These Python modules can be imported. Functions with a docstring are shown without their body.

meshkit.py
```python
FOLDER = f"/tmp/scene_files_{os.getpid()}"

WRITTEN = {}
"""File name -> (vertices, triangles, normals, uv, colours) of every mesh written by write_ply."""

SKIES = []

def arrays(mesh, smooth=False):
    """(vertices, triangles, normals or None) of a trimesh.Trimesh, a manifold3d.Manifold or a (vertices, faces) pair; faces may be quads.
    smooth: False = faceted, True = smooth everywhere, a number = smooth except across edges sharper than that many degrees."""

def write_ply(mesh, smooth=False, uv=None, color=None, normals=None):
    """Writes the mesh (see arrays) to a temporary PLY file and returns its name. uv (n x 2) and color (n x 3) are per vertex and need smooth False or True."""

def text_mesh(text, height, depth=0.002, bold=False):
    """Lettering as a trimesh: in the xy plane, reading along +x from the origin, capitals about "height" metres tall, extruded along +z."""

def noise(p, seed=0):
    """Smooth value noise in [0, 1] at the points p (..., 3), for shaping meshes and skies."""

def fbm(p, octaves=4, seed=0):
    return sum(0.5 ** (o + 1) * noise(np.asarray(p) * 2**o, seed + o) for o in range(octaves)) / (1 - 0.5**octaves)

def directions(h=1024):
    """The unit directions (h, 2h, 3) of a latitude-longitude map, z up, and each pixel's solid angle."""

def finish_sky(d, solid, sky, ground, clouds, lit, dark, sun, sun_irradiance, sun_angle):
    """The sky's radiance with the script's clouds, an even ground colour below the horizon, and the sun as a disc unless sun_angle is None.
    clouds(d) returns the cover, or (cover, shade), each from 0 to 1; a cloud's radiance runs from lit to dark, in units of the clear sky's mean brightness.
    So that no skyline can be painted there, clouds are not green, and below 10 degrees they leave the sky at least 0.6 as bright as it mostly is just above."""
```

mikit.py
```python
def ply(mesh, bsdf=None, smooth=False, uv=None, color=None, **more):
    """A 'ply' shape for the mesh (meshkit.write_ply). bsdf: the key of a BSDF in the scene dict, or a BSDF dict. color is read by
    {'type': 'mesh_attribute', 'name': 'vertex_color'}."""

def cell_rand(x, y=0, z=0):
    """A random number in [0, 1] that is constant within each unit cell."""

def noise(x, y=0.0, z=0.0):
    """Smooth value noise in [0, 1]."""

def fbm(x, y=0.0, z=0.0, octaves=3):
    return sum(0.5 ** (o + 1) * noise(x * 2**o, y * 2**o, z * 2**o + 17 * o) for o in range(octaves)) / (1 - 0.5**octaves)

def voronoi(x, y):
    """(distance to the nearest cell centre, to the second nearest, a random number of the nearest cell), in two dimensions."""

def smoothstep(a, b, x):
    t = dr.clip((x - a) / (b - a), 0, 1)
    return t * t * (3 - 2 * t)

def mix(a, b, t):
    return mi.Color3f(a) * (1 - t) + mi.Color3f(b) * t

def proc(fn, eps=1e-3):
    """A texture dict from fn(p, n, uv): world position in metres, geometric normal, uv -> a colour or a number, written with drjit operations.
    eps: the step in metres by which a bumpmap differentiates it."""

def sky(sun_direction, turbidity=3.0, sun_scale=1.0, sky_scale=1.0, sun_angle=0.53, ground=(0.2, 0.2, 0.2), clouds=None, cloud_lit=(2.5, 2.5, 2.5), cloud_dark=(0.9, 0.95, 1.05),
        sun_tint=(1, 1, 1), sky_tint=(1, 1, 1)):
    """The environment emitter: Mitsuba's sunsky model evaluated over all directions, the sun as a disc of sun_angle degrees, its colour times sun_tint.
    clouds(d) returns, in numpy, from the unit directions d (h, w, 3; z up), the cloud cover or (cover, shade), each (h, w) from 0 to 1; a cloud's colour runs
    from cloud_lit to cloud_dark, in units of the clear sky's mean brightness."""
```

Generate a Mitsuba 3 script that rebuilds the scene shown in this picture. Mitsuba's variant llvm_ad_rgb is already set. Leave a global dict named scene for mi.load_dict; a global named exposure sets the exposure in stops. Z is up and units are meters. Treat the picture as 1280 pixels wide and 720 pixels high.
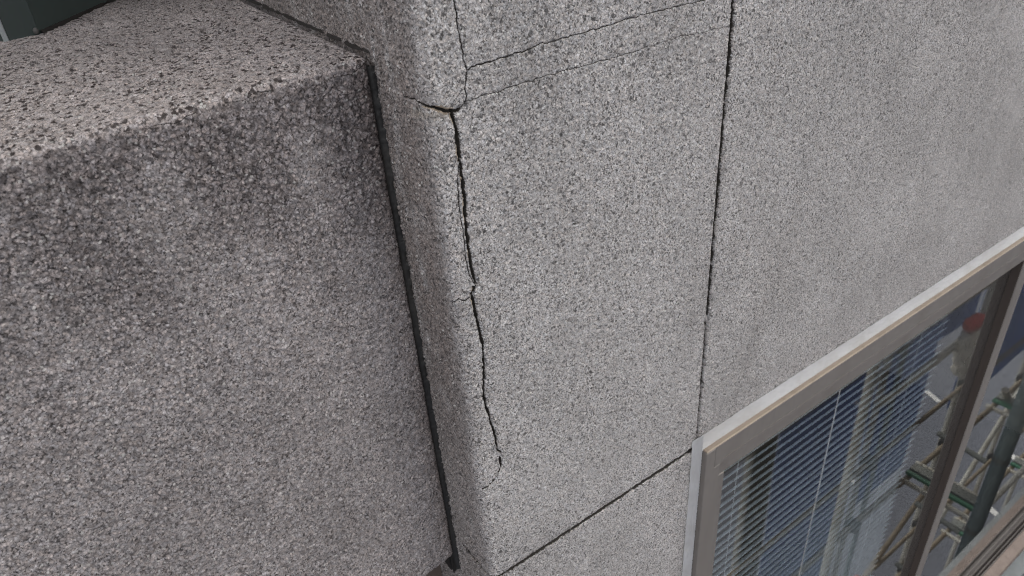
import math
import numpy as np, trimesh, drjit as dr, mitsuba as mi, mikit, meshkit
from scipy.spatial import Delaunay, cKDTree

T = mi.ScalarTransform4f
rng = np.random.default_rng(7)
scene, labels = {}, {}

# ---------------------------------------------------------------- camera, sky, exposure
exposure = 2.68
CAM = [0.0, -0.60, 0.0]
FWD, UP = [0.4676, 0.7276, -0.5019], [0.3427, 0.3742, 0.8617]
scene['camera'] = {'type': 'thinlens', 'fov': 74.21, 'fov_axis': 'x', 'near_clip': 0.02, 'far_clip': 2000.0,
                   'aperture_radius': 0.0015, 'focus_distance': 0.93,
                   'to_world': T().look_at(origin=CAM, target=[a + b for a, b in zip(CAM, FWD)], up=UP)}
scene['sky'] = mikit.sky([0.55, -0.60, 0.58], turbidity=4, sun_scale=0.09, sun_angle=30, clouds=lambda d: 1.0,
                         cloud_lit=(2.2, 2.2, 2.2), sun_tint=(0.82, 0.95, 1.12), ground=(0.16, 0.16, 0.16))

# ---------------------------------------------------------------- helpers
def numbered(key):
    if key not in scene and key not in labels and not any(k.startswith(key + '__') for k in scene):
        return key
    n = 1
    while True:
        k = f'{key}_{n:03d}'
        if k not in scene and k not in labels and not any(q.startswith(k + '__') for q in scene):
            return k
        n += 1

def thing(name, label, cat, group=None):
    key = numbered(name)
    labels[key] = {'label': label, 'category': cat, 'kind': 'thing'}
    if group:
        labels[key]['group'] = group
    return key

def put(name, mesh, bsdf, parent=None, smooth=False, uv=None, label=None, kind=None, **more):
    key = numbered((parent + '__' if parent else '') + name)
    scene[key] = mikit.ply(mesh, bsdf, smooth=smooth, uv=uv, **more)
    if label or kind:
        labels[key] = {}
        if label: labels[key]['label'] = label
        if kind: labels[key]['kind'] = kind
    return key

def box(x0, x1, y0, y1, z0, z1, ch=0.0):
    """A box between the given planes, its edges chamfered by ch (hull of the cut corners)."""
    x0, x1 = min(x0, x1), max(x0, x1); y0, y1 = min(y0, y1), max(y0, y1); z0, z1 = min(z0, z1), max(z0, z1)
    if ch <= 0:
        return trimesh.creation.box(bounds=[[x0, y0, z0], [x1, y1, z1]])
    ch = min(ch, 0.45 * min(x1 - x0, y1 - y0, z1 - z0))
    p = []
    for a in (0, 1):
        for b in (0, 1):
            for c in (0, 1):
                X, Y, Z = (x0, x1)[a], (y0, y1)[b], (z0, z1)[c]
                sx, sy, sz = (1 - 2 * a) * ch, (1 - 2 * b) * ch, (1 - 2 * c) * ch
                p += [(X, Y + sy, Z + sz), (X + sx, Y, Z + sz), (X + sx, Y + sy, Z)]
    return trimesh.convex.convex_hull(np.array(p))

def tube(a, b, rad, sides=14):
    a, b = np.asarray(a, float), np.asarray(b, float)
    return trimesh.creation.cylinder(radius=rad, segment=[a, b], sections=sides)

def cat(*ms):
    return trimesh.util.concatenate(list(ms))

def extrude_x(profile, x0, x1):
    """A closed (y, z) profile swept along x from x0 to x1 (either end may be a function of (y, z))."""
    n = len(profile)
    f0 = x0 if callable(x0) else (lambda y, z: x0)
    f1 = x1 if callable(x1) else (lambda y, z: x1)
    v = np.array([(f0(y, z), y, z) for y, z in profile] + [(f1(y, z), y, z) for y, z in profile])
    from shapely.geometry import Polygon
    tri = trimesh.creation.triangulate_polygon(Polygon(profile), engine='earcut')
    pv, pf = tri
    idx = [int(np.argmin(np.hypot(*(np.array(profile) - q).T))) for q in pv]
    f = [[idx[a] for a in t] for t in pf] + [[idx[a] + n for a in t[::-1]] for t in pf]
    for i in range(n):
        j = (i + 1) % n
        f += [[i, j, j + n], [i, j + n, i + n]]
    m = trimesh.Trimesh(v, f, process=False)
    trimesh.repair.fix_normals(m)
    return m

# numpy twins of mikit.cell_rand / mikit.voronoi, so that relief and colour of the stone chips agree
def cell_rand(x, y, z=0):
    x, y = (np.floor(v).astype(np.int64) + 1000000 for v in (x, y))
    z = int(z) + 1000000
    h = (x * 374761393 + y * 668265263 + z * 2147483647) & 0xFFFFFFFF
    h = ((h ^ (h >> 13)) * 1274126177) & 0xFFFFFFFF
    return ((h ^ (h >> 16)) & 0xFFFFFF) / 16777215.0

def voronoi(x, y):
    first, second, which = np.full(x.shape, 9.0), np.full(x.shape, 9.0), np.zeros(x.shape)
    for a in (-1, 0, 1):
        for b in (-1, 0, 1):
            cx, cy = np.floor(x) + a, np.floor(y) + b
            d = np.hypot(cx + cell_rand(cx, cy, 1) - x, cy + cell_rand(cx, cy, 2) - y)
            second = np.where(d < first, first, np.minimum(second, d))
            which = np.where(d < first, cell_rand(cx, cy, 3), which)
            first = np.minimum(first, d)
    return first, second, which

def sm(a, b, x):
    t = np.clip((x - a) / (b - a), 0, 1)
    return t * t * (3 - 2 * t)

def fb(u, v, s, octaves=3, seed=0):
    return meshkit.fbm(np.stack([u / s, v / s, u * 0], -1), octaves, seed) - 0.5

# ---------------------------------------------------------------- materials
def bsdf(name, d):
    scene[name] = d
    return name

def flat(name, rgb, rough=0.6, metal=0.0, **more):
    return bsdf(name, {'type': 'twosided', 'b': {'type': 'principled', 'base_color': {'type': 'rgb', 'value': list(rgb)}, 'roughness': rough, 'metallic': metal, **more}})

def worn(name, rgb, rough=0.6, metal=0.0, scale=0.05, amount=0.25, tint=(0.25, 0.2, 0.15), streak=1.0):
    """A plain colour with uneven soiling: tint shows where the noise is high; streak > 1 stretches it downwards."""
    def fn(p, n, uv):
        a = mikit.fbm(p.x / scale, p.y / scale, p.z / (scale * streak), 4)
        b = mikit.fbm(p.x / (scale * .12), p.y / (scale * .12), p.z / (scale * .12 * streak) + 7, 2)
        t = mikit.smoothstep(.42, .75, .7 * a + .3 * b) * amount
        return mikit.mix(rgb, [c * k for c, k in zip(rgb, tint)], t) * (0.93 + 0.14 * b)
    return bsdf(name, {'type': 'twosided', 'b': {'type': 'principled', 'base_color': mikit.proc(fn), 'roughness': rough, 'metallic': metal}})

def speckle(uv, small, big):
    """Colour of the sprayed stone-chip coat: (brightness factor, dark chip 0..1, white chip 0..1)."""
    wx, wy = mikit.noise(uv.x / 0.0014, uv.y / 0.0014, 1.0) - .5, mikit.noise(uv.x / 0.0014, uv.y / 0.0014, 31.0) - .5
    ux, uy = uv.x + 0.0013 * wx, uv.y + 0.0013 * wy
    d1, d2, r = mikit.voronoi(ux / small, uy / small)
    e1, e2, q = mikit.voronoi(ux / big + 3.7, uy / big + 1.3)
    r2, r3 = mikit.cell_rand(r * 9173.0, q * 0 + 4), mikit.cell_rand(r * 7019.0, q * 0 + 9)
    k = (0.80 + 0.38 * r2) * (0.90 + 0.20 * q)
    k = k * (0.62 + 0.38 * mikit.smoothstep(0.02, 0.30, d2 - d1)) * (0.66 + 0.34 * mikit.smoothstep(0.02, 0.20, e2 - e1))
    k = k * (0.74 + 0.52 * mikit.noise(ux / 0.0010, uy / 0.0010, 5.0)) * 1.22
    pin = mikit.smoothstep(0.66, 0.73, mikit.noise(ux / 0.00125, uy / 0.00125, 12.0) * 0.80 + 0.20 * r3)
    k = k * (1.0 - 0.70 * pin)
    size = 0.26 + 0.34 * r3
    dark = mikit.smoothstep(size + .12, size - .06, d1) * dr.select(r < 0.11, 1.0, 0.0) * (0.55 + 0.45 * r3)
    white = mikit.smoothstep(size, size - .14, d1) * dr.select(r > 0.925, 1.0, 0.0) * (0.35 + 0.65 * r3)
    tint = mikit.mix((1.035, 1.0, 0.97), (0.97, 1.0, 1.03), mikit.cell_rand(r * 5119.0, q * 0 + 2))
    g1, g2, gr = mikit.voronoi(uv.x / 0.017 + 8.1, uv.y / 0.017)          # single stones that have dropped out
    hole = mikit.smoothstep(0.16, 0.10, g1 + 0.14 * (mikit.noise(uv.x / .0012, uv.y / .0012, 3.0) - .5)) * dr.select(gr < 0.30, 1.0, 0.0)
    return tint * k, dr.maximum(dark, hole), white

X0, RC = 0.305, 0.012                  # the corner: return face at x = X0, rounded with radius RC
LA = math.pi * RC / 2
VJ, HJ = 0.757 - X0 - RC, -0.901       # the two joints on the wall, in unrolled coordinates (s, z)

def wall_colour(p, n, uv):
    s, z = uv.x, uv.y
    k, dark, white = speckle(uv, 0.0025, 0.0058)
    big = mikit.fbm(s / 0.11, z / 0.15, 2.0, 4)
    col = mi.Color3f(0.402, 0.386, 0.390) * (k * (0.82 + 0.36 * big))
    # grey rain streaks on the right-hand panel
    w = mikit.fbm(s / 0.06 + 0.8 * mikit.noise(s / .05, z / .05), z / 0.30, 9.0, 4)
    band = mikit.smoothstep(0.10, 0.0, dr.abs(s - 0.565 - 0.10 * (-z - 0.25))) * mikit.smoothstep(-1.0, -0.7, z)
    streak = mikit.smoothstep(0.36, 0.62, w) * (0.03 + 0.12 * band)
    col = col * (1 - streak * mi.Color3f(0.9, 0.95, 1.0))
    # brown-black grime and painted shade on the return face, strongest in the nook by the joint, fading out round the corner
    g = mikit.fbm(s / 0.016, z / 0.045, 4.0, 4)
    grime_shade = mikit.smoothstep(0.010, -0.046, s + 0.022 * (g - 0.5)) * mikit.smoothstep(0.15, 0.60, g + 0.12) * (1 - 0.15 * mikit.smoothstep(-0.17, -0.09, z)) * (1 - 0.4 * mikit.smoothstep(-0.45, -0.85, z))
    col = mikit.mix(col, col * mi.Color3f(0.60, 0.545, 0.52), grime_shade * 0.9)
    # rust-brown halo hugging the joint lines and the main crack
    h = mikit.smoothstep(0.016, 0.0, dr.abs(s - VJ)) * 0.18 + mikit.smoothstep(0.012, 0.0, dr.abs(z - HJ)) * 0.15
    col = mikit.mix(col, col * mi.Color3f(0.62, 0.58, 0.54), h * (0.4 + g))
    # fresh pale break under the crack that runs round the corner
    lz = -0.181 + 0.05 * s
    lipc = mikit.smoothstep(0.010, 0.0, dr.abs(z - lz + 0.004 + 0.006 * (g - 0.5))) * mikit.smoothstep(-0.055, -0.03, s) * mikit.smoothstep(0.018, 0.010, s)
    col = mikit.mix(col, mi.Color3f(0.36, 0.325, 0.29) * k, lipc * 0.6)
    col = mikit.mix(col, mi.Color3f(0.055, 0.053, 0.055), dark * 0.78)
    col = mikit.mix(col, mi.Color3f(0.66, 0.65, 0.645), white * 0.8)
    return col

def block_colour(p, n, uv):
    u, v = uv.x, uv.y                   # u leftwards from the joint, v up the face (0 = edge) and back over the top
    k, dark, white = speckle(uv, 0.0030, 0.0062)
    big = mikit.fbm(u / 0.09, v / 0.12, 5.0, 4)
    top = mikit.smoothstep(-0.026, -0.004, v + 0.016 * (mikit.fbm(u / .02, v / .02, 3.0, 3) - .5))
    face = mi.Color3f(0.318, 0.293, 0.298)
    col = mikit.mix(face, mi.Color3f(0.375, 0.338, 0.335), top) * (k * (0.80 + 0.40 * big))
    # soot band under the edge, thinning downwards with a ragged lower end
    g = mikit.fbm(u / 0.05, v / 0.09, 8.0, 4)
    soot = mikit.smoothstep(-0.30, -0.02, v + 0.30 * (g - 0.55)) * (1 - top) * mikit.smoothstep(0.25, 0.6, g + 0.12)
    l1, l2, lr = mikit.voronoi(u / 0.0085 + 1.2 * mikit.noise(u / .007, v / .007, 2.0), v / 0.0085 + 1.2 * mikit.noise(u / .007, v / .007, 22.0))
    lump = mikit.smoothstep(0.40, 0.05, l2 - l1) * (0.5 + 0.5 * mikit.noise(u / .004, v / .004, 3.0))
    col = mikit.mix(col, col * mi.Color3f(0.60, 0.565, 0.575), soot * 0.50)
    col = col * (1 - lump * (0.24 + 0.46 * soot) * (1 - top))
    edge = mikit.smoothstep(0.05, 0.0, u) * (1 - top) * (0.3 + g)
    col = mikit.mix(col, col * mi.Color3f(0.62, 0.56, 0.52), edge * 0.7)
    # dark pitted grains on the weathered top
    f1, f2, pr = mikit.voronoi(u / 0.0078, v / 0.0078)
    fz = f1 + 0.42 * (mikit.noise(u / .0021, v / .0021, 1.0) - .5)
    pit = mikit.smoothstep(0.38, 0.30, fz) * dr.select(pr < 0.50, 1.0, 0.0) * top * (0.75 + 0.25 * mikit.noise(u / .02, v / .02, 6.0))
    col = mikit.mix(col, mi.Color3f(0.030, 0.024, 0.024), pit)
    col = mikit.mix(col, mi.Color3f(0.06, 0.053, 0.054), dark * 0.6)
    col = mikit.mix(col, mi.Color3f(0.62, 0.61, 0.60), white * (0.45 + 0.2 * top))
    return col

def grain_bump(p, n, uv):
    d1, d2, r = mikit.voronoi(uv.x / 0.0021, uv.y / 0.0021)
    return (1.0 - d1) * (0.4 + 0.6 * r)

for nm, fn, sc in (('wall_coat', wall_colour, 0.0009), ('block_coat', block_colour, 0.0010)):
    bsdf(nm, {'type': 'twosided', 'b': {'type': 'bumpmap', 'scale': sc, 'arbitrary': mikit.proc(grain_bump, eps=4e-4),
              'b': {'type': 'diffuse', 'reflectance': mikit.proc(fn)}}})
flat('crack_dark', (0.030, 0.026, 0.023), 0.95)
worn('joint_filler', (0.085, 0.083, 0.082), 0.85, scale=0.012, amount=0.8, tint=(0.35, 0.33, 0.3))
worn('black_sealant', (0.016, 0.016, 0.017), 0.55, scale=0.03, amount=0.6, tint=(2.2, 2.0, 1.7), streak=3)
worn('grey_sealant', (0.39, 0.39, 0.405), 0.5, scale=0.06, amount=0.5, tint=(0.7, 0.67, 0.62))
worn('bronze_frame', (0.172, 0.157, 0.150), 0.40, 0.2, scale=0.06, amount=0.35, tint=(0.7, 0.66, 0.62), streak=4)
worn('sill_brown', (0.22, 0.172, 0.152), 0.45, 0.1, scale=0.05, amount=0.6, tint=(0.6, 0.56, 0.55), streak=1)
worn('tan_highlight', (0.33, 0.27, 0.22), 0.45, 0.15, scale=0.04, amount=0.6, tint=(0.55, 0.52, 0.5))
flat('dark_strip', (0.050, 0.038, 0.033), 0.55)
flat('black_gasket', (0.02, 0.02, 0.02), 0.6)
bsdf('pane_glass', {'type': 'thindielectric', 'int_ior': 1.75, 'ext_ior': 1.0})
flat('wire_steel', (0.03, 0.032, 0.035), 0.5, 0.3)
flat('blind_grey', (0.62, 0.68, 0.72), 0.45)
flat('blind_cord', (0.72, 0.71, 0.68), 0.7)
flat('room_wall', (0.40, 0.40, 0.39), 0.9)
flat('room_floor', (0.05, 0.048, 0.045), 0.8)
worn('green_sheet', (0.060, 0.082, 0.078), 0.45, scale=0.25, amount=0.5, tint=(0.6, 0.6, 0.6), streak=3)
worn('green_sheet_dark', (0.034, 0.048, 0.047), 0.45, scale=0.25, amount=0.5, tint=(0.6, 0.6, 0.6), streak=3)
worn('pale_post', (0.24, 0.26, 0.27), 0.5, scale=0.1, amount=0.3, streak=4)
worn('gap_shade_dirt', (0.020, 0.017, 0.016), 0.95, scale=0.02, amount=0.6)
worn('old_brown_concrete', (0.11, 0.088, 0.078), 0.9, scale=0.03, amount=0.8, tint=(0.5, 0.45, 0.42))
worn('asphalt', (0.118, 0.126, 0.150), 0.85, scale=0.6, amount=0.4, tint=(0.7, 0.7, 0.7))
worn('road_paint', (0.62, 0.62, 0.60), 0.7, scale=0.08, amount=0.5, tint=(0.5, 0.5, 0.5))
worn('zinc_tube', (0.46, 0.45, 0.40), 0.5, 0.2, scale=0.12, amount=0.7, tint=(0.45, 0.38, 0.28), streak=2)
worn('rusty_tube', (0.19, 0.155, 0.11), 0.7, 0.1, scale=0.1, amount=0.7, tint=(0.5, 0.45, 0.4))
worn('green_tube', (0.11, 0.135, 0.135), 0.5, scale=0.2, amount=0.6, tint=(1.5, 1.4, 1.3), streak=3)
worn('green_paint', (0.03, 0.13, 0.075), 0.55, scale=0.1, amount=0.5, tint=(0.6, 0.6, 0.6))
worn('deck_steel', (0.16, 0.17, 0.16), 0.5, 0.4, scale=0.1, amount=0.6, tint=(0.5, 0.45, 0.4))
flat('clamp_dark', (0.03, 0.03, 0.03), 0.6)
worn('olive_tarp', (0.045, 0.045, 0.034), 0.8, scale=0.2, amount=0.5)
worn('cement_beige', (0.30, 0.25, 0.205), 0.95, scale=0.006, amount=0.8, tint=(0.5, 0.48, 0.45))
flat('red_cloth', (0.33, 0.030, 0.028), 0.8)
flat('orange_tag', (0.55, 0.13, 0.02), 0.7)
worn('cream_sack', (0.56, 0.53, 0.45), 0.85, scale=0.08, amount=0.5)
def net_colour(p, n, uv):
    w = dr.sin(p.x * 2 * math.pi / 0.055) * dr.sin(p.z * 2 * math.pi / 0.055)
    f = mikit.fbm(p.x / .35, p.y / .35, p.z / .6, 3)
    return mi.Color3f(0.22, 0.285, 0.47) * (0.65 + 0.5 * f + 0.18 * w)
bsdf('blue_net', {'type': 'principledthin', 'base_color': mikit.proc(net_colour), 'roughness': 0.8, 'diff_trans': 1.0, 'eta': 1.3})

# ---------------------------------------------------------------- relief sheets: irregular triangulations of an unrolled wall
def scatter(regions, hole=None):
    """Jittered points, nested: each region (s0, s1, z0, z1, spacing) is left out where an earlier one lies."""
    out = []
    for i, (a, b, c, d, h) in enumerate(regions):
        gx, gz = np.meshgrid(np.arange(a, b, h), np.arange(c, d, h * 0.866), indexing='ij')
        gx = gx + (np.arange(gx.shape[1]) % 2) * h * 0.5
        q = np.stack([gx.ravel(), gz.ravel()], 1) + rng.uniform(-.28, .28, (gx.size, 2)) * h
        for (a2, b2, c2, d2, h2) in regions[:i]:
            q = q[~((q[:, 0] > a2 - .5 * h) & (q[:, 0] < b2 + .3 * h) & (q[:, 1] > c2 - .5 * h) & (q[:, 1] < d2 + .3 * h))]
        out.append(q)
    a, b, c, d, h = regions[-1]
    n = 60
    e = np.linspace(0, 1, n)
    out.append(np.vstack([np.c_[a + (b - a) * e, np.full(n, c)], np.c_[a + (b - a) * e, np.full(n, d)], np.c_[np.full(n, a), c + (d - c) * e], np.c_[np.full(n, b), c + (d - c) * e]]))
    q = np.vstack(out)
    if hole:
        q = q[~((q[:, 0] > hole[0]) & (q[:, 0] < hole[1]) & (q[:, 1] > hole[2]) & (q[:, 1] < hole[3]))]
    return q

class Lines:
    """Cracks: polylines made crooked at a small scale, sampled finely, each sample with a width."""
    def __init__(self, lines, seed):
        r = np.random.default_rng(seed)
        P, W, I, N = [], [], [], []
        for i, (pts, w0, w1, wob) in enumerate(lines):
            pts = np.array(pts, float)
            seg = np.hypot(*np.diff(pts, axis=0).T)
            t = np.r_[0, np.cumsum(seg)]
            m = max(int(t[-1] / 0.0003), 4)
            tt = np.linspace(0, t[-1], m)
            q = np.stack([np.interp(tt, t, pts[:, k]) for k in (0, 1)], 1)
            g = np.gradient(q, axis=0); g /= np.linalg.norm(g, axis=1, keepdims=True) + 1e-12
            nrm = np.stack([-g[:, 1], g[:, 0]], 1)
            off = (meshkit.fbm(np.stack([tt / 0.006, tt * 0 + 3.1 * i, tt * 0], -1), 3, seed) - .5) * 2 * wob
            off *= np.minimum(1, np.minimum(tt, t[-1] - tt) / 0.003)
            w = np.interp(tt, [0, t[-1]], [w0, w1]) * (0.55 + 0.9 * meshkit.fbm(np.stack([tt / 0.008, tt * 0 + 9.7 * i, tt * 0], -1), 3, seed + 5))
            P.append(q + nrm * off[:, None]); W.append(w); I.append(np.full(m, i)); N.append(nrm)
        self.P, self.W, self.I, self.N = np.vstack(P), np.concatenate(W), np.concatenate(I), np.vstack(N)
        self.tree = cKDTree(self.P)
        pts = []
        for o in (0, .3, -.3, .48, -.48, .62, -.62, 1.0, -1.0, 1.8, -1.8):
            k = np.arange(r.integers(0, 2), len(self.P), 2)
            pts.append(self.P[k] + self.N[k] * (self.W[k] * o)[:, None] + r.uniform(-.00008, .00008, (len(k), 2)))
        self.points = np.vstack(pts)
    def near(self, q):
        d, k = self.tree.query(q, distance_upper_bound=0.02)
        k = np.minimum(k, len(self.P) - 1)
        return d, self.W[k], self.I[k]

def sub_sheet(q3, uv, tri, pick):
    f = tri[pick]
    used, inv = np.unique(f, return_inverse=True)
    return (q3[used], inv.reshape(-1, 3)), uv[used]

def grain(s, z, size, amp, seed):
    """Relief of the sprayed coat: rounded chips over soft lumps."""
    d1, d2, r = voronoi(s / size + 3.7, z / size + 1.3)
    h = amp * (0.35 + 0.9 * r) * (1 - sm(0.0, 0.75, d1))
    h -= amp * 0.8 * (1 - sm(0.0, 0.16, d2 - d1)) * (0.3 + r)
    h += amp * 1.3 * fb(s, z, size * 2.6, 3, seed)
    return h + 0.0012 * fb(s, z, 0.06, 3, seed + 3)

# ================================================================ the ground outside, far below
g = 9.0
def ground_sheet():
    xs = np.r_[-900, -200, -60, np.arange(-20, 40.1, 2.0), 60, 200, 900]
    ys = np.r_[-900, -200, -60, np.arange(-20, 8.1, 2.0), 60, 200, 900]
    X, Y = np.meshgrid(xs, ys, indexing='ij')
    v = np.stack([X.ravel(), Y.ravel(), np.full(X.size, -g)], 1)
    n = len(ys)
    f = [[i * n + j, (i + 1) * n + j, (i + 1) * n + j + 1, i * n + j + 1] for i in range(len(xs) - 1) for j in range(n - 1)]
    return (v, np.array(f))
put('street', ground_sheet(), 'asphalt', kind='structure', label='blue grey asphalt street far below, mirrored in the window')

# ================================================================ the building: sprayed stone-coat wall round a corner
B = thing('building_facade', 'large grey stone-chip coated wall with cracks and a bronze framed window', 'wall')
XR = (0.7525, 4.05, -3.25, -0.885)

C1 = [(.0159,-.1852),(.0183,-.2031),(.0186,-.2376),(.0189,-.2738),(.0160,-.3206),(.0164,-.351),(.0175,-.3775),(.0192,-.391),(.0122,-.4023),(.0145,-.4199),(.0163,-.4434),(.0199,-.472),(.0188,-.4921),(.0166,-.5222),(.0127,-.5458),(.0129,-.5657),(.0167,-.5881),(.0194,-.6104),(.0224,-.6307),(.0227,-.6527)]
C1b = [(.0227,-.6527),(.0298,-.6615)]
C1d = [(.0251,-.669),(.0262,-.6848),(.0199,-.693)]
C1c = [(.0137,-.7013),(.0022,-.7076),(-.0091,-.7084)]
C1e = [(.0186,-.2376),(.0121,-.2609),(.0104,-.2918),(.0119,-.3193),(.0106,-.354),(.0133,-.3759),(.0192,-.391)]
C2 = [(.0159,-.1852),(.0068,-.1832),(-.0034,-.1776),(-.0124,-.1757),(-.0213,-.1728),(-.0381,-.1717),(-.0506,-.1722),(-.0600,-.171)]
C2b = [(.0159,-.1852),(.0215,-.1865),(.0277,-.1829),(.033,-.1791)]
C3 = [(.033,-.1791),(.0338,-.1656),(.0357,-.158),(.0378,-.149),(.0354,-.1384),(.0348,-.1284),(.0338,-.1155),(.0325,-.1043),(.0331,-.0935),(.0319,-.0827),(.0321,-.0687),(.0307,-.0416),(.034,.02),(.029,.12),(.035,.3)]
C4 = [(.0378,-.149),(.0438,-.1469),(.0516,-.1453),(.0632,-.1458),(.0751,-.1448),(.0852,-.1442),(.0985,-.1425),(.1088,-.1427),(.1193,-.1413),(.1301,-.139),(.1462,-.1393),(.1604,-.1383),(.1795,-.1372),(.2025,-.1367),(.2261,-.1353),(.2566,-.133),(.2882,-.1316),(.321,-.131),(.355,-.1303),(.3833,-.1296),(.436,-.1269)]
C5 = [(.033,-.1791),(.0419,-.1778),(.0517,-.1774),(.0647,-.1776),(.0748,-.1772),(.0822,-.1754),(.0956,-.1756),(.1115,-.1745),(.1244,-.1745),(.1554,-.1728),(.1899,-.1723),(.2259,-.1718),(.2636,-.1712),(.3028,-.1679),(.3438,-.1663),(.387,-.1675),(.4362,-.1675)]
C6 = [(.0122,-.4023),(.003,-.4051),(-.0055,-.4005),(-.0145,-.4055)]
jv = [(VJ + .0012, z) for z in np.arange(-.868, -.63, .02)] + [(VJ + .001, -.632), (VJ - .0035, -.6265), (VJ - .003, -.619), (VJ + .0022, -.613)] + [(VJ + .0016, z) for z in np.arange(-.59, 2.0, .03)]
jh = [(-LA - .085, HJ - .001), (-LA - .04, HJ), (-.01, HJ + .0005), (.05, HJ - .001), (.2, HJ - .001), (.33, HJ - .0005), (.405, HJ), (.418, HJ + .0015), (.44, HJ - .001)]
lines = Lines([(C1, .0046, .0034, .0011), (C1b, .0026, .0016, .0006), (C1d, .0042, .0034, .0008), (C1c, .0040, .0034, .0008), (C1e, .0013, .0010, .0010),
               (C2, .0034, .0010, .0013), (C2b, .0030, .0018, .0008), (C3, .0015, .0010, .0010), (C4, .0013, .0007, .0016), (C5, .0008, .0005, .0016), (C6, .0014, .0010, .0008),
               (jv, .0046, .0080, .0006), (jh, .0070, .0095, .0005)], 11)
NCR = 11
crack_names = {0: 'wide black vertical crack beside the corner', 5: 'crack running round the corner towards the black joint', 7: 'thin crack rising to the top edge',
               8: 'upper hairline crack reaching across to the vertical joint', 9: 'lower hairline crack reaching across to the vertical joint'}
q = scatter([(-.50, .62, -1.13, -.05, .00155), (.62, 1.05, -.93, -.06, .0024), (1.05, 2.1, -.93, -.06, .004), (-1.2, 4.6, -3.6, .6, .02), (-3.6, 11.0, -8.9, 4.0, .15)], hole=(XR[0] - X0 - RC, XR[1] - X0 - RC, XR[2], XR[3]))
hb = np.array([(XR[0] - X0 - RC, z) for z in np.arange(XR[2], XR[3] + .001, .004)] + [(s, XR[3]) for s in np.arange(XR[0] - X0 - RC, XR[1] - X0 - RC, .004)]
              + [(XR[1] - X0 - RC, z) for z in np.arange(XR[2], XR[3], .02)] + [(s, XR[2]) for s in np.arange(XR[0] - X0 - RC, XR[1] - X0 - RC, .02)])
lp = lines.points
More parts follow.
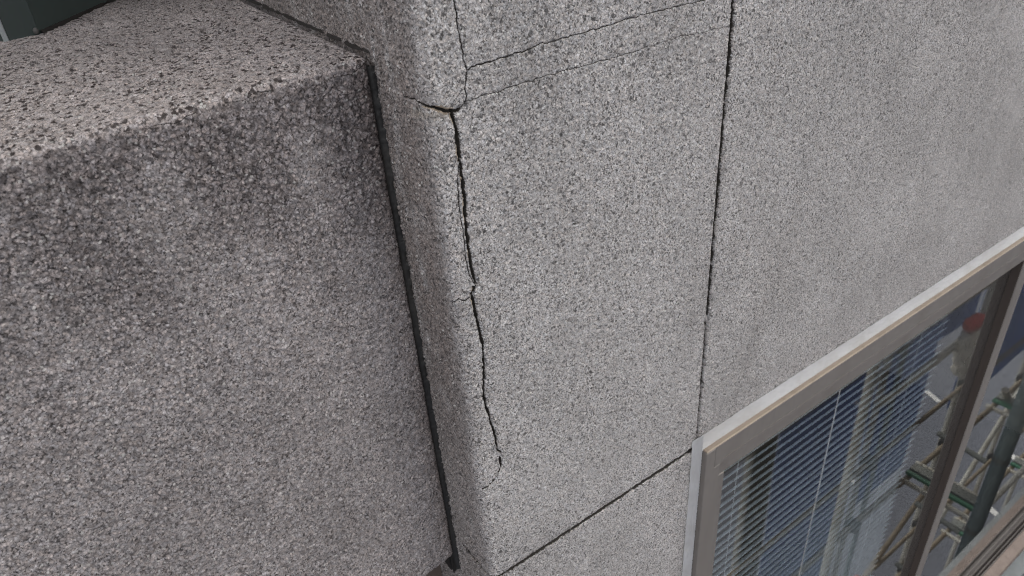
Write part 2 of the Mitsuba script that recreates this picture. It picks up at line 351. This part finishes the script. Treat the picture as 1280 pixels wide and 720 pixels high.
groove = np.vstack([np.c_[VJ + o + rng.uniform(-.0002, .0002, 900), np.linspace(-.87, .0, 900)] for o in (-.0048, -.0038, -.0028, .0042, .0050)]
                   + [np.c_[np.linspace(-.1, VJ, 550), HJ + o + rng.uniform(-.0002, .0002, 550)] for o in (-.0045, -.0036, .0030, .0038)])
d, w, _ = lines.near(q)
q = np.vstack([q[d > np.maximum(w * 1.9, .0009)], lp, groove, hb])
q = q[~((q[:, 0] > XR[0] - X0 - RC + 1e-6) & (q[:, 0] < XR[1] - X0 - RC - 1e-6) & (q[:, 1] > XR[2] + 1e-6) & (q[:, 1] < XR[3] - 1e-6))]
tri = Delaunay(q).simplices
a, b, c = q[tri[:, 0]], q[tri[:, 1]], q[tri[:, 2]]
area = (b[:, 0] - a[:, 0]) * (c[:, 1] - a[:, 1]) - (b[:, 1] - a[:, 1]) * (c[:, 0] - a[:, 0])
tri[area < 0] = tri[area < 0][:, ::-1]
cen = (a + b + c) / 3
keep = (np.abs(area) > 1e-11) & ~((cen[:, 0] > XR[0] - X0 - RC) & (cen[:, 0] < XR[1] - X0 - RC) & (cen[:, 1] > XR[2]) & (cen[:, 1] < XR[3]))
tri, cen = tri[keep], cen[keep]

s, z = q[:, 0], q[:, 1]
coarse = np.minimum(sm(.7, 1.6, s) * .5 + sm(2.0, 2.2, s) * .5 + sm(-.5, -.8, s) + sm(-1.13, -1.3, z) + sm(-.06, .1, z), 1)
hgt = grain(s, z, .0060, .00085, 1) * (1 - coarse)
hgt = hgt * (1 + .9 * sm(.0, -.05, s))                       # the return face is rougher
gv = (1 - sm(.0030, .0048, np.abs(s - VJ + .0002 * fb(s, z, .01)))) * (z > HJ + .01)
gh = (1 - sm(.0028, .0042, np.abs(z - HJ))) * (s < VJ) * (s > -LA - .1)
gr = np.maximum(gv, gh)
hgt = hgt * (1 - .8 * gr) - .0030 * gr
d, w, ci = lines.near(q)
inside = d < .5 * w
deep = np.minimum(2.6 * w, .008)
hgt = np.where(inside, hgt - deep * np.sqrt(np.clip(1 - (d / (.5 * w)) ** 2, 0, 1)), hgt - .0008 * np.exp(-((d / w) - .5) * 2.5) * (d < 3 * w))
crumb = sm(.52, .72, meshkit.fbm(np.stack([s / .0045, z / .0045, s * 0], -1), 2, 90)) * (d < .0055) * np.isin(ci, (0, 5, 6, 11, 12))
hgt = hgt - .0022 * crumb * (1 - sm(.0015, .0055, d))
# the broken edge of the main crack: its left lip has sunk a little
lip = (s < .017) & (s > -.03) & (z < -.187) & (z > -.40)
hgt = hgt - .0014 * lip * sm(-.03, .010, s)

def wall_point(s, z, h):
    flat_, ret = s >= 0, s < -LA
    ang = np.clip(-s / RC, 0, math.pi / 2)                  # 0 on the main face, 90 degrees on the return
    nx, ny = -np.sin(ang), -np.cos(ang)
    x = np.where(flat_, X0 + RC + s, X0 + RC + RC * nx)
    y = np.where(ret, RC - LA - s, RC + RC * ny)
    return np.stack([x + nx * h, y + ny * h, z], 1)

q3 = wall_point(s, z, hgt)
d, w, ci = lines.near(cen)
zone = np.where(cen[:, 0] < -LA / 2, 0, np.where((cen[:, 1] < HJ) & (cen[:, 0] < VJ), 1, np.where(cen[:, 0] > VJ, 2, 3)))
tid = zone.copy()
inc = d < .5 * w
for k in range(NCR):
    tid[inc & (ci == k)] = 100 + k
lipm = (d >= .5 * w) & (d < .5 * w + .0012 + .0030 * meshkit.fbm(np.stack([cen[:, 0] / .004, cen[:, 1] / .010, cen[:, 0] * 0], -1), 3, 44) - .0012) & (ci == 0) & (cen[:, 1] > -.42)
lipm &= cen[:, 0] < lines.P[lines.tree.query(cen, distance_upper_bound=.02)[1].clip(0, len(lines.P) - 1), 0]
lipm |= (d >= .5 * w) & (d < .5 * w + .0040 * meshkit.fbm(np.stack([cen[:, 0] / .006, cen[:, 1] / .006, cen[:, 0] * 0], -1), 3, 45) - .0006) & (ci == 5) & (cen[:, 1] < -.176)
tid[lipm] = 200
tid[inc & (ci == 11)] = 60
tid[inc & (ci == 12)] = 61
for t, nm, mat, lb in ((3, 'wall_panel', 'wall_coat', 'cracked wall panel between the corner and the vertical joint'), (2, 'wall_panel', 'wall_coat', 'wall panel above the window with grey rain streaks'),
                       (1, 'wall_panel', 'wall_coat', 'lower wall panel left of the window'), (0, 'return_face', 'wall_coat', 'narrow grimy return face beside the black joint'),
                       (60, 'joint', 'crack_dark', 'dark vertical joint above the window corner'), (61, 'joint', 'crack_dark', 'dark level joint running to the window corner')):
    m, uv = sub_sheet(q3, q, tri, tid == t)
    put(nm, m, mat, B, smooth=True, uv=uv, label=lb)
m, uv = sub_sheet(q3, q, tri, tid == 200)
put('crack_lip', m, 'cement_beige', B, smooth=True, uv=uv, kind='stuff', label='beige broken cement along the lip of the main crack')
for k in range(NCR):
    m, uv = sub_sheet(q3, q, tri, tid == 100 + k)
    put('crack', m, 'crack_dark', B, smooth=True, uv=uv, label=crack_names.get(k))

# ================================================================ the window (a part of the wall)
W = B + '__window'
labels[W] = {'label': 'bronze aluminium sliding window with wired glass, blind showing behind the left pane'}
FX0, FX1, FZ1, FZ0, FY = .760, 4.05, -.900, -3.11, -.022          # outer frame: left, right, top, bottom, front
def wavy(profile_fn, n, along, lo, hi, seed):
    """A soft bead: profile_fn(t) gives a list of (a, b) across; along runs from lo to hi."""
    rows = []
    tt = np.linspace(lo, hi, n)
    prof = np.array(profile_fn)
    wob = meshkit.fbm(np.stack([tt / .05, tt * 0, tt * 0], -1), 4, seed) - .5
    fine = meshkit.fbm(np.stack([tt / .006, tt * 0 + 5, tt * 0], -1), 3, seed) - .5
    v, k = [], len(prof)
    for i, t in enumerate(tt):
        for j, (a_, b_) in enumerate(prof):
            e = .003 * wob[i] + .002 * fine[i] if j == 0 else (.0006 * fine[i] if j < k - 1 else 0)
            d_ = prof[0][1] - b_
            v.append((t + .62 * d_ * (1 - (t - lo) / (hi - lo)) if lo > 0 else t - d_ * ((t - lo) / (hi - lo)), a_, b_ + e))
    f = [[i * k + j, (i + 1) * k + j, (i + 1) * k + j + 1, i * k + j + 1] for i in range(n - 1) for j in range(k - 1)]
    return np.array(v), np.array(f)
# fillet of sealant: from the wall (y = -.001) out to the frame (y = -.012)
mv = [(-.0010, -.878), (-.0024, -.8825), (-.0060, -.8905), (-.0098, -.8965), (-.0122, -.8995), (-.0122, -.9030)]
v, f = wavy(mv, 700, 'x', .7435, FX1, 3)
put('sealant_bead', (v, f), 'grey_sealant', W, smooth=True, label='pale sealant along the top of the window frame')
v, f = wavy([(a_, (-.878 - b_) * .62 + .7435) for a_, b_ in mv], 500, 'z', -3.25, -.878, 4)
v = np.stack([v[:, 2], v[:, 1], v[:, 0]], 1)
put('sealant_bead', (v, f), 'grey_sealant', W, smooth=True)
# outer frame: each member a bevelled extrusion, butted at the corners
def member(prof, x0, x1): return extrude_x(prof, x0, x1)
put('frame_top_edge', box(FX0 + .0006, FX1, FY, -.008, FZ1 - .004, FZ1, .0012), 'tan_highlight', W)  # highlight along the top of the frame, painted as a lighter tan
put('head', box(FX0 + .045 - .0185, FX1, FY + .0012, .06, FZ1 - .0565, FZ1 - .0042, .0015), 'bronze_frame', W)
put('head_seam', box(FX0 + .05, FX1, FY + .0004, FY + .004, FZ1 - .0475, FZ1 - .0466), 'bronze_frame', W)
put('jamb', box(FX0, FX0 + .026, FY, .06, -3.148, FZ1 - .0042, .0015), 'bronze_frame', W)
put('jamb_inner', box(FX0 + .0262, FX0 + .045, FY + .0022, .06, -3.148, FZ1 - .0568, .0012), 'bronze_frame', W)
put('jamb', box(FX1 - .045, FX1, FY, .06, -3.148, FZ1 - .06, .0015), 'bronze_frame', W)
# left sash: behind; right sash: in the front track
MX0, MX1, GY1, GY2 = 2.142, 2.200, .024, .012
put('sash_rail', box(.805, MX0 + .03, .001, .045, -1.021, FZ1 - .0568, .0015), 'bronze_frame', W)
put('sash_stile', box(.8052, .8495, .0005, .044, -3.09, -1.0213, .0015), 'bronze_frame', W)
put('sash_stile', box(MX0 + .006, MX0 + .050, .0140, .052, -3.09, -1.0213, .0015), 'bronze_frame', W)
put('sash_rail', box(.8497, MX0 + .006, .002, .044, -3.12, -3.075, .0015), 'bronze_frame', W)
put('stile_side_shade', box(MX0 - .0012, MX0 - .0001, .0005, .0232, -3.074, -1.0215), 'dark_strip', W, label='added dark strip painting the depth shade on the side of the meeting stile')  # added strip, its dark colour stands for the depth shade beside the stile
put('meeting_stile', box(MX0, MX1, -.002, .0132, -3.12, FZ1 - .0568, .0018), 'bronze_frame', W, label='bronze meeting stile between the two panes')
put('sash_rail', box(MX1, FX1 - .045, -.0012, .030, -1.010, FZ1 - .0568, .0015), 'bronze_frame', W)
put('sash_rail', box(MX1, FX1 - .045, .0085, .030, -3.12, -3.060, .001), 'bronze_frame', W)
put('sash_stile', box(FX1 - .09, FX1 - .0455, -.0010, .030, -3.075, -1.0105, .0015), 'bronze_frame', W)
put('gasket', cat(box(.8496, .8526, GY1 - .004, GY1 + .004, -3.075, -1.0215), box(.8526, MX0, GY1 - .004, GY1 + .004, -1.0245, -1.0214)), 'black_gasket', W)
# sill: track ribs with dark grooves between, a sloping apron and its front
put('sill_track', box(FX0 + .045, FX1 - .045, .0045, .05, -3.17, -3.1205, .001), 'bronze_frame', W)
put('track_groove', box(FX0 + .045, FX1 - .045, -.0060, .0043, -3.17, -3.146), 'dark_strip', W)
put('sill_track', box(FX0 + .045, FX1 - .045, -.0105, -.0062, -3.17, -3.128, .0008), 'bronze_frame', W)
put('track_groove', box(FX0 + .045, FX1 - .045, -.0190, -.0107, -3.17, -3.150), 'dark_strip', W)
put('sill_track', box(FX0 + .045, FX1 - .045, -.0235, -.0192, -3.17, -3.132, .0008), 'bronze_frame', W)
put('sill', extrude_x([(-.0237, -3.148), (-.0237, -3.215), (-.066, -3.215), (-.068, -3.176), (-.066, -3.166)], FX0 - .004, FX1 + .004), 'sill_brown', W)
put('sill_flashing', extrude_x([(-.001, -3.268), (-.118, -3.288), (-.118, -3.284), (-.001, -3.262)], FX0 - .02, FX1 + .02), 'pale_post', W)
put('sealant_bead', extrude_x([(-.001, -3.2152), (-.056, -3.2152), (-.050, -3.228), (-.012, -3.248), (-.001, -3.258)], FX0 - .012, FX1 + .012), 'grey_sealant', W)
def pane(x0, x1, y, z0, z1):
    return (np.array([(x0, y, z0), (x1, y, z0), (x1, y, z1), (x0, y, z1)], float), np.array([[0, 1, 2], [0, 2, 3]]))
put('pane', pane(.848, MX0 + .02, GY1, -3.08, -1.015), 'pane_glass', W, label='left window pane with the blind behind it')
put('pane', pane(MX1 - .01, FX1 - .08, GY2, -3.08, -1.005), 'pane_glass', W, label='right window pane mirroring scaffolding and street')
# the wires cast into the left pane: a diamond mesh, just behind the surface
wires = []
px0, px1, pz0, pz1, wp = .850, MX0, -3.07, -1.022, .046
for sgn in (1, -1):
    c0 = (pz0 - px1) if sgn == 1 else (pz0 + px0)
    c1 = (pz1 - px0) if sgn == 1 else (pz1 + px1)
    for k in np.arange(c0, c1, wp):
        pts = []
        for x in (px0, px1):
            zz = k + sgn * x
            if pz0 <= zz <= pz1: pts.append((x, zz))
        for zz in (pz0, pz1):
            x = (zz - k) * sgn
            if px0 < x < px1: pts.append((x, zz))
        if len(pts) >= 2 and np.hypot(pts[0][0] - pts[1][0], pts[0][1] - pts[1][1]) > .02:
            wires.append(tube((pts[0][0], GY1 + .003 + .0003 * sgn, pts[0][1]), (pts[1][0], GY1 + .003 + .0003 * sgn, pts[1][1]), .00022, 5))
put('wire_mesh', cat(*wires), 'wire_steel', W, kind='stuff')

# ================================================================ behind the glass: blind and dim room
K = thing('window_blind', 'grey horizontal slat blind lowered behind the left window pane', 'blind')
BX0, BX1, BY, pitch = .835, 1.985, .095, .0295
tl, tw = math.radians(-52), .0355
nsl = int((2.98 - 1.06) / pitch)
prof = []
for i in range(7):
    t = (i / 6 - .5)
    dy, dz = t * tw, .0030 * (1 - (2 * t) ** 2)
    prof.append((dy * math.cos(tl) - dz * math.sin(tl) * -1 * 0, dz * math.cos(tl) + dy * math.sin(tl)))
prof = prof + [(a_, b_ - .0004) for a_, b_ in prof[::-1]]
slat = mikit.ply(extrude_x(prof, BX0, BX1), 'blind_grey', smooth=False)
for i in range(nsl):
    scene[numbered(K + '__slat')] = {**slat, 'to_world': T().translate([0, BY + float(rng.uniform(-.0006, .0006)), -1.06 - pitch * i + float(rng.uniform(-.0006, .0006))])}
put('head_rail', box(BX0, BX1, BY - .02, BY + .02, -1.045, -1.015, .002), 'blind_grey', K)
for x in (1.02, 1.42, 1.82):
    put('ladder_cord', tube((x, BY - .0080, -1.05), (x, BY - .0080, -2.98), .0006, 6), 'blind_grey', K)
put('pull_cord', tube((1.395, BY - .02, -1.05), (1.375, BY - .022, -2.5), .0012, 8), 'blind_cord', K)
put('bottom_rail', box(BX0, BX1, BY - .013, BY + .013, -3.0, -2.985, .002), 'blind_grey', K)

R = thing('office_interior', 'dim empty room behind the window panes', 'room')
put('back_wall', box(.4, 4.6, 3.0, 3.05, -3.4, -.6), 'room_wall', R)
put('side_wall', box(.35, .40, .062, 3.0, -3.4, -.6), 'room_wall', R)
put('side_wall', box(4.6, 4.65, .062, 3.0, -3.4, -.6), 'room_wall', R)
put('floor', box(.4, 4.6, .062, 3.0, -3.45, -3.4), 'room_floor', R)
put('ceiling', box(.4, 4.6, .062, 3.0, -.6, -.55), 'room_wall', R)

# ================================================================ the parapet block left of the joint
P = thing('parapet_block', 'massive grey stone-coated parapet with a pale pitted top, left of the black joint', 'parapet')
ya = math.radians(5.0)
O3, TILT, RE, SL = np.array([X0, .108, -.1366]), .045, .009, .068
ZB, LE = -.800, math.pi * RE / 2
def block_point(u, v, h):
    """v < -LE: front face; -LE..0: the rounded edge; v > 0: the top going back; v < ZB: bottom edge and underside."""
    ang = np.clip((v + LE) / RE, 0, math.pi / 2)             # 0 front .. 90 deg top
    ny, nz = -np.cos(ang), np.sin(ang)
    y = np.where(v > 0, RE + v, RE + RE * ny)
    z = np.where(v < -LE, -RE + (v + LE), -RE + RE * nz)
    z = np.where(v > 0, SL * v, z)
    low = np.clip((ZB - v) / RE, 0, math.pi / 2)             # round the bottom edge
    under = v < ZB
    zb = -RE + (ZB + LE)
    y = np.where(under, RE - RE * np.cos(low) + np.maximum(ZB - v - LE, 0), y)
    z = np.where(under, zb - RE * np.sin(low), z)
    ny = np.where(under, -np.cos(low), ny); nz = np.where(under, -np.sin(low), nz)
    x3 = O3[0] - math.cos(ya) * u
    y3 = O3[1] - math.sin(ya) * u + y + ny * h
    z3 = O3[2] - TILT * u + z + nz * h
    return np.stack([x3, y3, z3], 1)
blines = Lines([([(.115, -.014), (.135, -.011), (.150, -.016), (.165, -.013)], .0006, .0004, .0012), ([(.195, -.014), (.215, -.018), (.235, -.015)], .0006, .0004, .0012),
                ([(.012, -.012), (.030, -.020), (.055, -.017), (.075, -.022)], .0006, .0004, .001), ([(.012, -.004), (.035, -.002), (.06, -.006)], .0005, .0004, .001)], 5)
q = scatter([(.011, .62, -.84, .60, .00165), (.011, .9, -.95, 1.2, .006), (.011, 4.0, -1.0, 1.6, .03)])
d, w, _ = blines.near(q)
q = np.vstack([q[d > np.maximum(w * 1.9, .0009)], blines.points])
q = q[(q[:, 0] > .0105)]
tri = Delaunay(q).simplices
a, b, c = q[tri[:, 0]], q[tri[:, 1]], q[tri[:, 2]]
area = (b[:, 0] - a[:, 0]) * (c[:, 1] - a[:, 1]) - (b[:, 1] - a[:, 1]) * (c[:, 0] - a[:, 0])
tri[area > 0] = tri[area > 0][:, ::-1]
tri = tri[np.abs(area) > 1e-11]
cen = q[tri].mean(1)
u, v = q[:, 0], q[:, 1]
topk = sm(-.026, -.002, v)
hf = grain(u, v, .0065, .0013, 21) + .0022 * fb(u, v, .016, 3, 31)
d1, d2, r_ = voronoi(u / .0078, v / .0078)
ht = grain(u, v, .0060, .0006, 22) - .0022 * (1 - sm(.15, .42, d1)) * (r_ < .50)
hgt = hf * (1 - topk) + ht * topk + .002 * fb(u, v, .05, 3, 41) * np.exp(-(v / .03) ** 2) * 2
hgt = hgt * (1 - sm(.62, .75, u)) * (1 - sm(.62, .8, v))
hgt = hgt - .0035 * np.exp(-np.maximum(u - .0105, 0) / .0022)          # arris by the joint worn round
d, w, _ = blines.near(q)
hgt = np.where(d < .5 * w, hgt - 2.2 * w, hgt)
q3 = block_point(u, v, hgt)
d, w, ci = blines.near(cen)
inc = d < .5 * w
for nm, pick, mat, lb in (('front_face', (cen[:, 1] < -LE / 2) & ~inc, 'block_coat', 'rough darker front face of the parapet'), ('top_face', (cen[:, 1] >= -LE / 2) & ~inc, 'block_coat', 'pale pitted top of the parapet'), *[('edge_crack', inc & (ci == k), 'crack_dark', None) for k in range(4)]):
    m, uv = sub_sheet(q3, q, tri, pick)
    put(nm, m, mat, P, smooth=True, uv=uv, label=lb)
put('base', box(-3.7, X0 - .0015, .20, .30, -8.95, -.93), 'old_brown_concrete', P)

# black sealant in the nook between parapet and return face, ragged
nz_, nx_ = 620, 9
zz = np.linspace(-.985, -.150, nz_)
rag = [meshkit.fbm(np.stack([zz / .012, zz * 0 + k, zz * 0], -1), 4, 60 + k) - .5 for k in (0, 1)]
V = []
for i, z_ in enumerate(zz):
    l, r2 = X0 - .0150 + .0030 * rag[0][i], X0 + .0006
    for j in range(nx_):
        t = j / (nx_ - 1)
        V.append((l + (r2 - l) * t, .1105 + .0030 * math.sin(math.pi * t) ** 2 - .0012 * rag[1][i] + .0016 * float(t > .82) * (rag[0][i] > .02), z_))
V = np.array(V)
V[:, 1] += .0016 * (meshkit.fbm(V / .006, 3, 5) - .5)
F = np.array([[i * nx_ + j, (i) * nx_ + j + 1, (i + 1) * nx_ + j + 1, (i + 1) * nx_ + j] for i in range(nz_ - 1) for j in range(nx_ - 1)])
S = thing('joint_sealant', 'black weathered sealant strip in the nook between parapet and wall corner', 'sealant')
put('strip', (V, F), 'black_sealant', S, smooth=True)
put('backing', box(X0 - .0150, X0 + .003, .1185, .16, -.985, -.152), 'black_sealant', S)

# ================================================================ dark green sheeting behind the parapet top
Gs = thing('green_sheeting', 'dark green metal sheeting rising behind the parapet top, far left', 'cladding')
def wallseg(a, b, z0, z1, th=.03):
    a, b = np.array(a), np.array(b); t = (b - a) / np.linalg.norm(b - a); n = np.array([-t[1], t[0]]) * th
    from shapely.geometry import Polygon
    m = trimesh.creation.extrude_polygon(Polygon([a, b, b + n, a + n]), z1 - z0, engine='earcut')
    m.apply_translation([0, 0, z0]); return m
put('sheet', wallseg((.026, .570), (.149, .742), -.25, 1.6), 'green_sheet', Gs)
put('sheet', wallseg((.149, .742), (.30, 1.0), -.25, 1.6), 'green_sheet', Gs)
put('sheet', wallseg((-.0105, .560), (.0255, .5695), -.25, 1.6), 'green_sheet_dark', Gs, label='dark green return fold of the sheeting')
put('sheet', wallseg((-.8, .572), (-.0225, .572), -.25, 1.6, .05), 'pale_post', Gs, label='pale grey sheet at the far left')
put('post', box(-.0175, -.0110, .558, .60, -.25, 1.6, .001), 'pale_post', Gs)
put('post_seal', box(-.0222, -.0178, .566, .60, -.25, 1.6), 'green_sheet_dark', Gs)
m = trimesh.creation.icosphere(3, 1.0); m.vertices *= [.0035, .003, .004]; m.vertices += .0014 * (meshkit.fbm(m.vertices / .003, 3, 2)[:, None] - .5); m.apply_translation([.0225, .566, -.112])
put('sealant_lump', m, 'joint_filler', Gs, smooth=True)

# ragged black strips on the parapet top: painted gap shade along the return face, dirty gap at the foot of the sheeting
def ragged(p0, p1, side, w0, w1, lift, n, seed):
    """A strip on the parapet top from p0 to p1 (x, y), its width on the given side uneven."""
    p0, p1, side = (np.array(k_, float) for k_ in (p0, p1, side))
    t = np.linspace(0, 1, n)
    L_ = np.hypot(*(p1 - p0))
    wv = w0 + (w1 - w0) * np.clip((meshkit.fbm(np.stack([t * L_ / .018, t * 0, t * 0], -1), 4, seed) - .25) * 2, 0, 1)
    v, k = [], 5
    for i in range(n):
        for j in range(k):
            x, y = p0 + (p1 - p0) * t[i] + side * wv[i] * j / (k - 1)
            u_ = (O3[0] - x) / math.cos(ya)
            v_ = y - O3[1] + math.sin(ya) * u_ - RE
            v.append((x, y, O3[2] - TILT * u_ + SL * v_ + lift * math.cos(j / (k - 1) * 1.5) - .0006 * (j == k - 1)))
    v = np.array(v); v[:, 2] += .0012 * (meshkit.fbm(v / .004, 2, seed) - .5)
    return v, np.array([[i * k + j, (i + 1) * k + j, (i + 1) * k + j + 1, i * k + j + 1] for i in range(n - 1) for j in range(k - 1)])
put('top_seam', ragged((X0 + .001, .115), (X0 + .001, 1.1), (-1, 0), .0010, .0075, .0022, 700, 71), 'gap_shade_dirt', S, smooth=True, label='ragged black strip painting the gap shade in the seam on the parapet top')
put('foot_dirt', ragged((.026, .571), (.149, .743), (.81, -.58), 0.001, .008, .004, 160, 72), 'gap_shade_dirt', Gs, smooth=True)
put('foot_dirt', ragged((.149, .743), (.29, .97), (.85, -.52), 0.001, .008, .004, 160, 73), 'gap_shade_dirt', Gs, smooth=True)

# ================================================================ the scaffold outside, seen only in the window's reflection
SC = thing('scaffold', 'tube scaffold with planks and clamps, mirrored in the window', 'scaffold')
yo, yi = -1.20, -.60
levels = (-3.03, -4.93, -6.83)
rt = .0243
for x in (2.86, 4.44, 6.015, 7.60, 9.2, 10.8):
    put('standard', tube((x, yo, -9.0), (x, yo, -.9), rt), 'zinc_tube', SC)
for x in (2.86, 7.60, 9.2):
    put('standard', tube((x, yi, -9.0), (x, yi, -.9), rt), 'zinc_tube', SC)
for z in levels:
    put('ledger', tube((2.4, yo + .05, z), (11.0, yo + .05, z), rt), 'rusty_tube', SC)
    put('guard_rail', tube((2.4, yo + .05, z + .74), (11.0, yo + .05, z + .74), rt * .8), 'rusty_tube', SC)
    put('ledger', tube((5.2 if z < -3.5 else 6.5, yi, z - .08), (11.0, yi, z - .08), rt), 'zinc_tube', SC)
    for x in (5.25, 6.86, 8.44, 10.0):
        if z > -3.5 and x < 6: continue
        put('transom', tube((x, yo, z), (x, yi, z), rt), 'zinc_tube', SC)
        put('transom', tube((x + .30, yo, z), (x + .30, yi, z), rt), 'zinc_tube', SC)
        for k, (mat, w_) in enumerate((('green_paint', .045), ('deck_steel', .11))):
            put('deck_plank', box(x + .06 + .07 * k, x + .06 + .07 * k + w_, yo + .02, yi - .02, z + .03, z + .06, .004), mat, SC)
put('brace', tube((4.9, yo + .02, -6.30), (5.95, yo + .02, -5.58), rt), 'rusty_tube', SC)
put('brace', tube((4.44, yo + .02, -3.60), (6.2, yo + .02, -3.54), rt * 1.3), 'zinc_tube', SC)
put('brace', tube((6.90, yo + .10, -4.69), (7.84, yo + .10, -5.77), .036), 'zinc_tube', SC)
put('brace', tube((7.60, yi, -8.8), (9.2, yi, -6.9), rt), 'zinc_tube', SC)
put('brace', tube((6.02, yo + .06, -6.8), (7.6, yo + .06, -5.0), rt), 'zinc_tube', SC)
for x in (4.44, 6.015, 7.60):
    for z in levels:
        for dz in (0, .74):
            put('clamp', box(x - .05, x + .05, yo - .01, yo + .10, z + dz - .05, z + dz + .05, .015), 'clamp_dark', SC)
put('clamp_tag', box(5.99, 6.06, yo + .03, yo + .06, -4.25, -4.15, .006), 'orange_tag', SC)
m = tube((4.12, -.30, -9.0), (4.12, -.30, -1.9), .044, 24)
D = thing('green_post', 'thick dark green post mirrored in the right window pane', 'post')
put('shaft', m, 'green_tube', D)
for z in (-3.3, -3.95, -4.6):
    put('collar', cat(tube((4.12, -.30, z), (4.12, -.30, z + .04), .0465, 24), tube((4.02, -.345, z + .02), (4.02, -.62, z + .05), .018)), 'deck_steel', D)

def net(x0, x1, z0, z1, y, seed):
    xs, zs = np.linspace(x0, x1, 40), np.linspace(z0, z1, 40)
    X, Z = np.meshgrid(xs, zs, indexing='ij')
    Y = y + .05 * (meshkit.fbm(np.stack([X / .5, Z / .9, X * 0], -1), 3, seed) - .5)
    v = np.stack([X.ravel(), Y.ravel(), Z.ravel()], 1)
    f = [[i * 40 + j, (i + 1) * 40 + j, (i + 1) * 40 + j + 1, i * 40 + j + 1] for i in range(39) for j in range(39)]
    f = np.array(f)
    v2 = v + [0, -.004, 0]
    return (np.vstack([v, v2]), np.vstack([f, f[:, ::-1] + len(v)]))
put('safety_net', net(3.25, 4.40, -5.75, -2.6, yo - .05, 1), 'blue_net')
labels['safety_net'] = {'label': 'blue sheet hung on the scaffold, mirrored behind the blind', 'category': 'safety net', 'kind': 'thing', 'group': 'blue sheets on the scaffold'}
put('safety_net', net(4.48, 5.39, -4.90, -2.3, yo - .05, 2), 'blue_net')
labels['safety_net_001'] = {'label': 'blue sheet mirrored beside the pale pole at the right edge of the blind', 'category': 'safety net', 'kind': 'thing', 'group': 'blue sheets on the scaffold'}
put('safety_net', net(5.41, 5.98, -3.50, -2.2, yo - .05, 3), 'blue_net')
labels['safety_net_002'] = {'label': 'blue sheet mirrored at the upper right end of the left pane', 'category': 'safety net', 'kind': 'thing', 'group': 'blue sheets on the scaffold'}
put('safety_net', net(6.1, 9.1, -4.62, -2.2, yo - .05, 4), 'blue_net')
labels['safety_net_003'] = {'label': 'blue sheet mirrored at the top of the right pane', 'category': 'safety net', 'kind': 'thing', 'group': 'blue sheets on the scaffold'}

put('tarp', net(2.90, 3.20, -5.4, -3.15, yo - .03, 6), 'olive_tarp')
labels['tarp'] = {'label': 'dark olive tarp strip mirrored behind the left part of the blind', 'category': 'tarp', 'kind': 'thing'}
put('standard', tube((4.63, yo + .02, -9.0), (4.63, yo + .02, -.9), rt * .8), 'green_tube', SC)

def lump(c, r, seed):
    m = trimesh.creation.icosphere(4, 1.0)
    m.vertices = np.sign(m.vertices) * np.abs(m.vertices) ** .7
    m.vertices *= np.array(r)
    m.vertices *= 1 + .9 * (meshkit.fbm(m.vertices / .09 + seed, 3, seed)[:, None] - .5)
    m.apply_translation(c)
    return m
k_ = thing('cloth_bundle', 'red cloth bundle mirrored high in the left pane', 'cloth')
put('bundle', lump((5.58, yo + .10, -3.30), (.12, .05, .045), 1), 'red_cloth', k_, smooth=True)
k_ = thing('sack', 'cream sack hanging below the red cloth, mirrored in the left pane', 'sack')
put('body', lump((5.64, yo + .10, -3.64), (.11, .09, .22), 2), 'cream_sack', k_, smooth=True)
put('tie', tube((5.63, yo + .10, -3.44), (5.62, yo + .10, -3.37), .02, 8), 'clamp_dark', k_)
k_ = thing('rag', 'small red rag tied to a pole, mirrored at the bottom of the blind', 'cloth')
put('knot', lump((4.80, yo + .06, -5.97), (.045, .03, .045), 3), 'red_cloth', k_, smooth=True)
put('tail', lump((4.82, yo + .06, -6.07), (.035, .02, .09), 4), 'red_cloth', k_, smooth=True)

k_ = thing('rope', 'white rope end drooping from the scaffold rail, mirrored behind the upper blind', 'rope')
rp = [np.array([4.05 + .30 * t, yo + .02, -3.27 - .30 * t * (1 - t) * 2 + .22 * t - .1]) for t in np.linspace(0, 1, 9)]
put('strand', cat(*[tube(rp[i], rp[i + 1], .012, 8) for i in range(8)]), 'road_paint', k_)
# parking ticks painted on the street
for i, (x, y, L_) in enumerate(((12.05, -3.42, .34), (10.6, -3.5, .34), (11.5, -1.85, .26), (10.0, -1.45, .32), (12.9, -2.3, .3), (8.9, -3.0, .34))):
    m = trimesh.creation.box(extents=[.10, L_, .004]); m.apply_transform(trimesh.transformations.rotation_matrix(math.radians(24), [0, 0, 1])); m.apply_translation([x, y, -g + .006])
    scene[numbered('street__tick_mark')] = mikit.ply(m, 'road_paint')
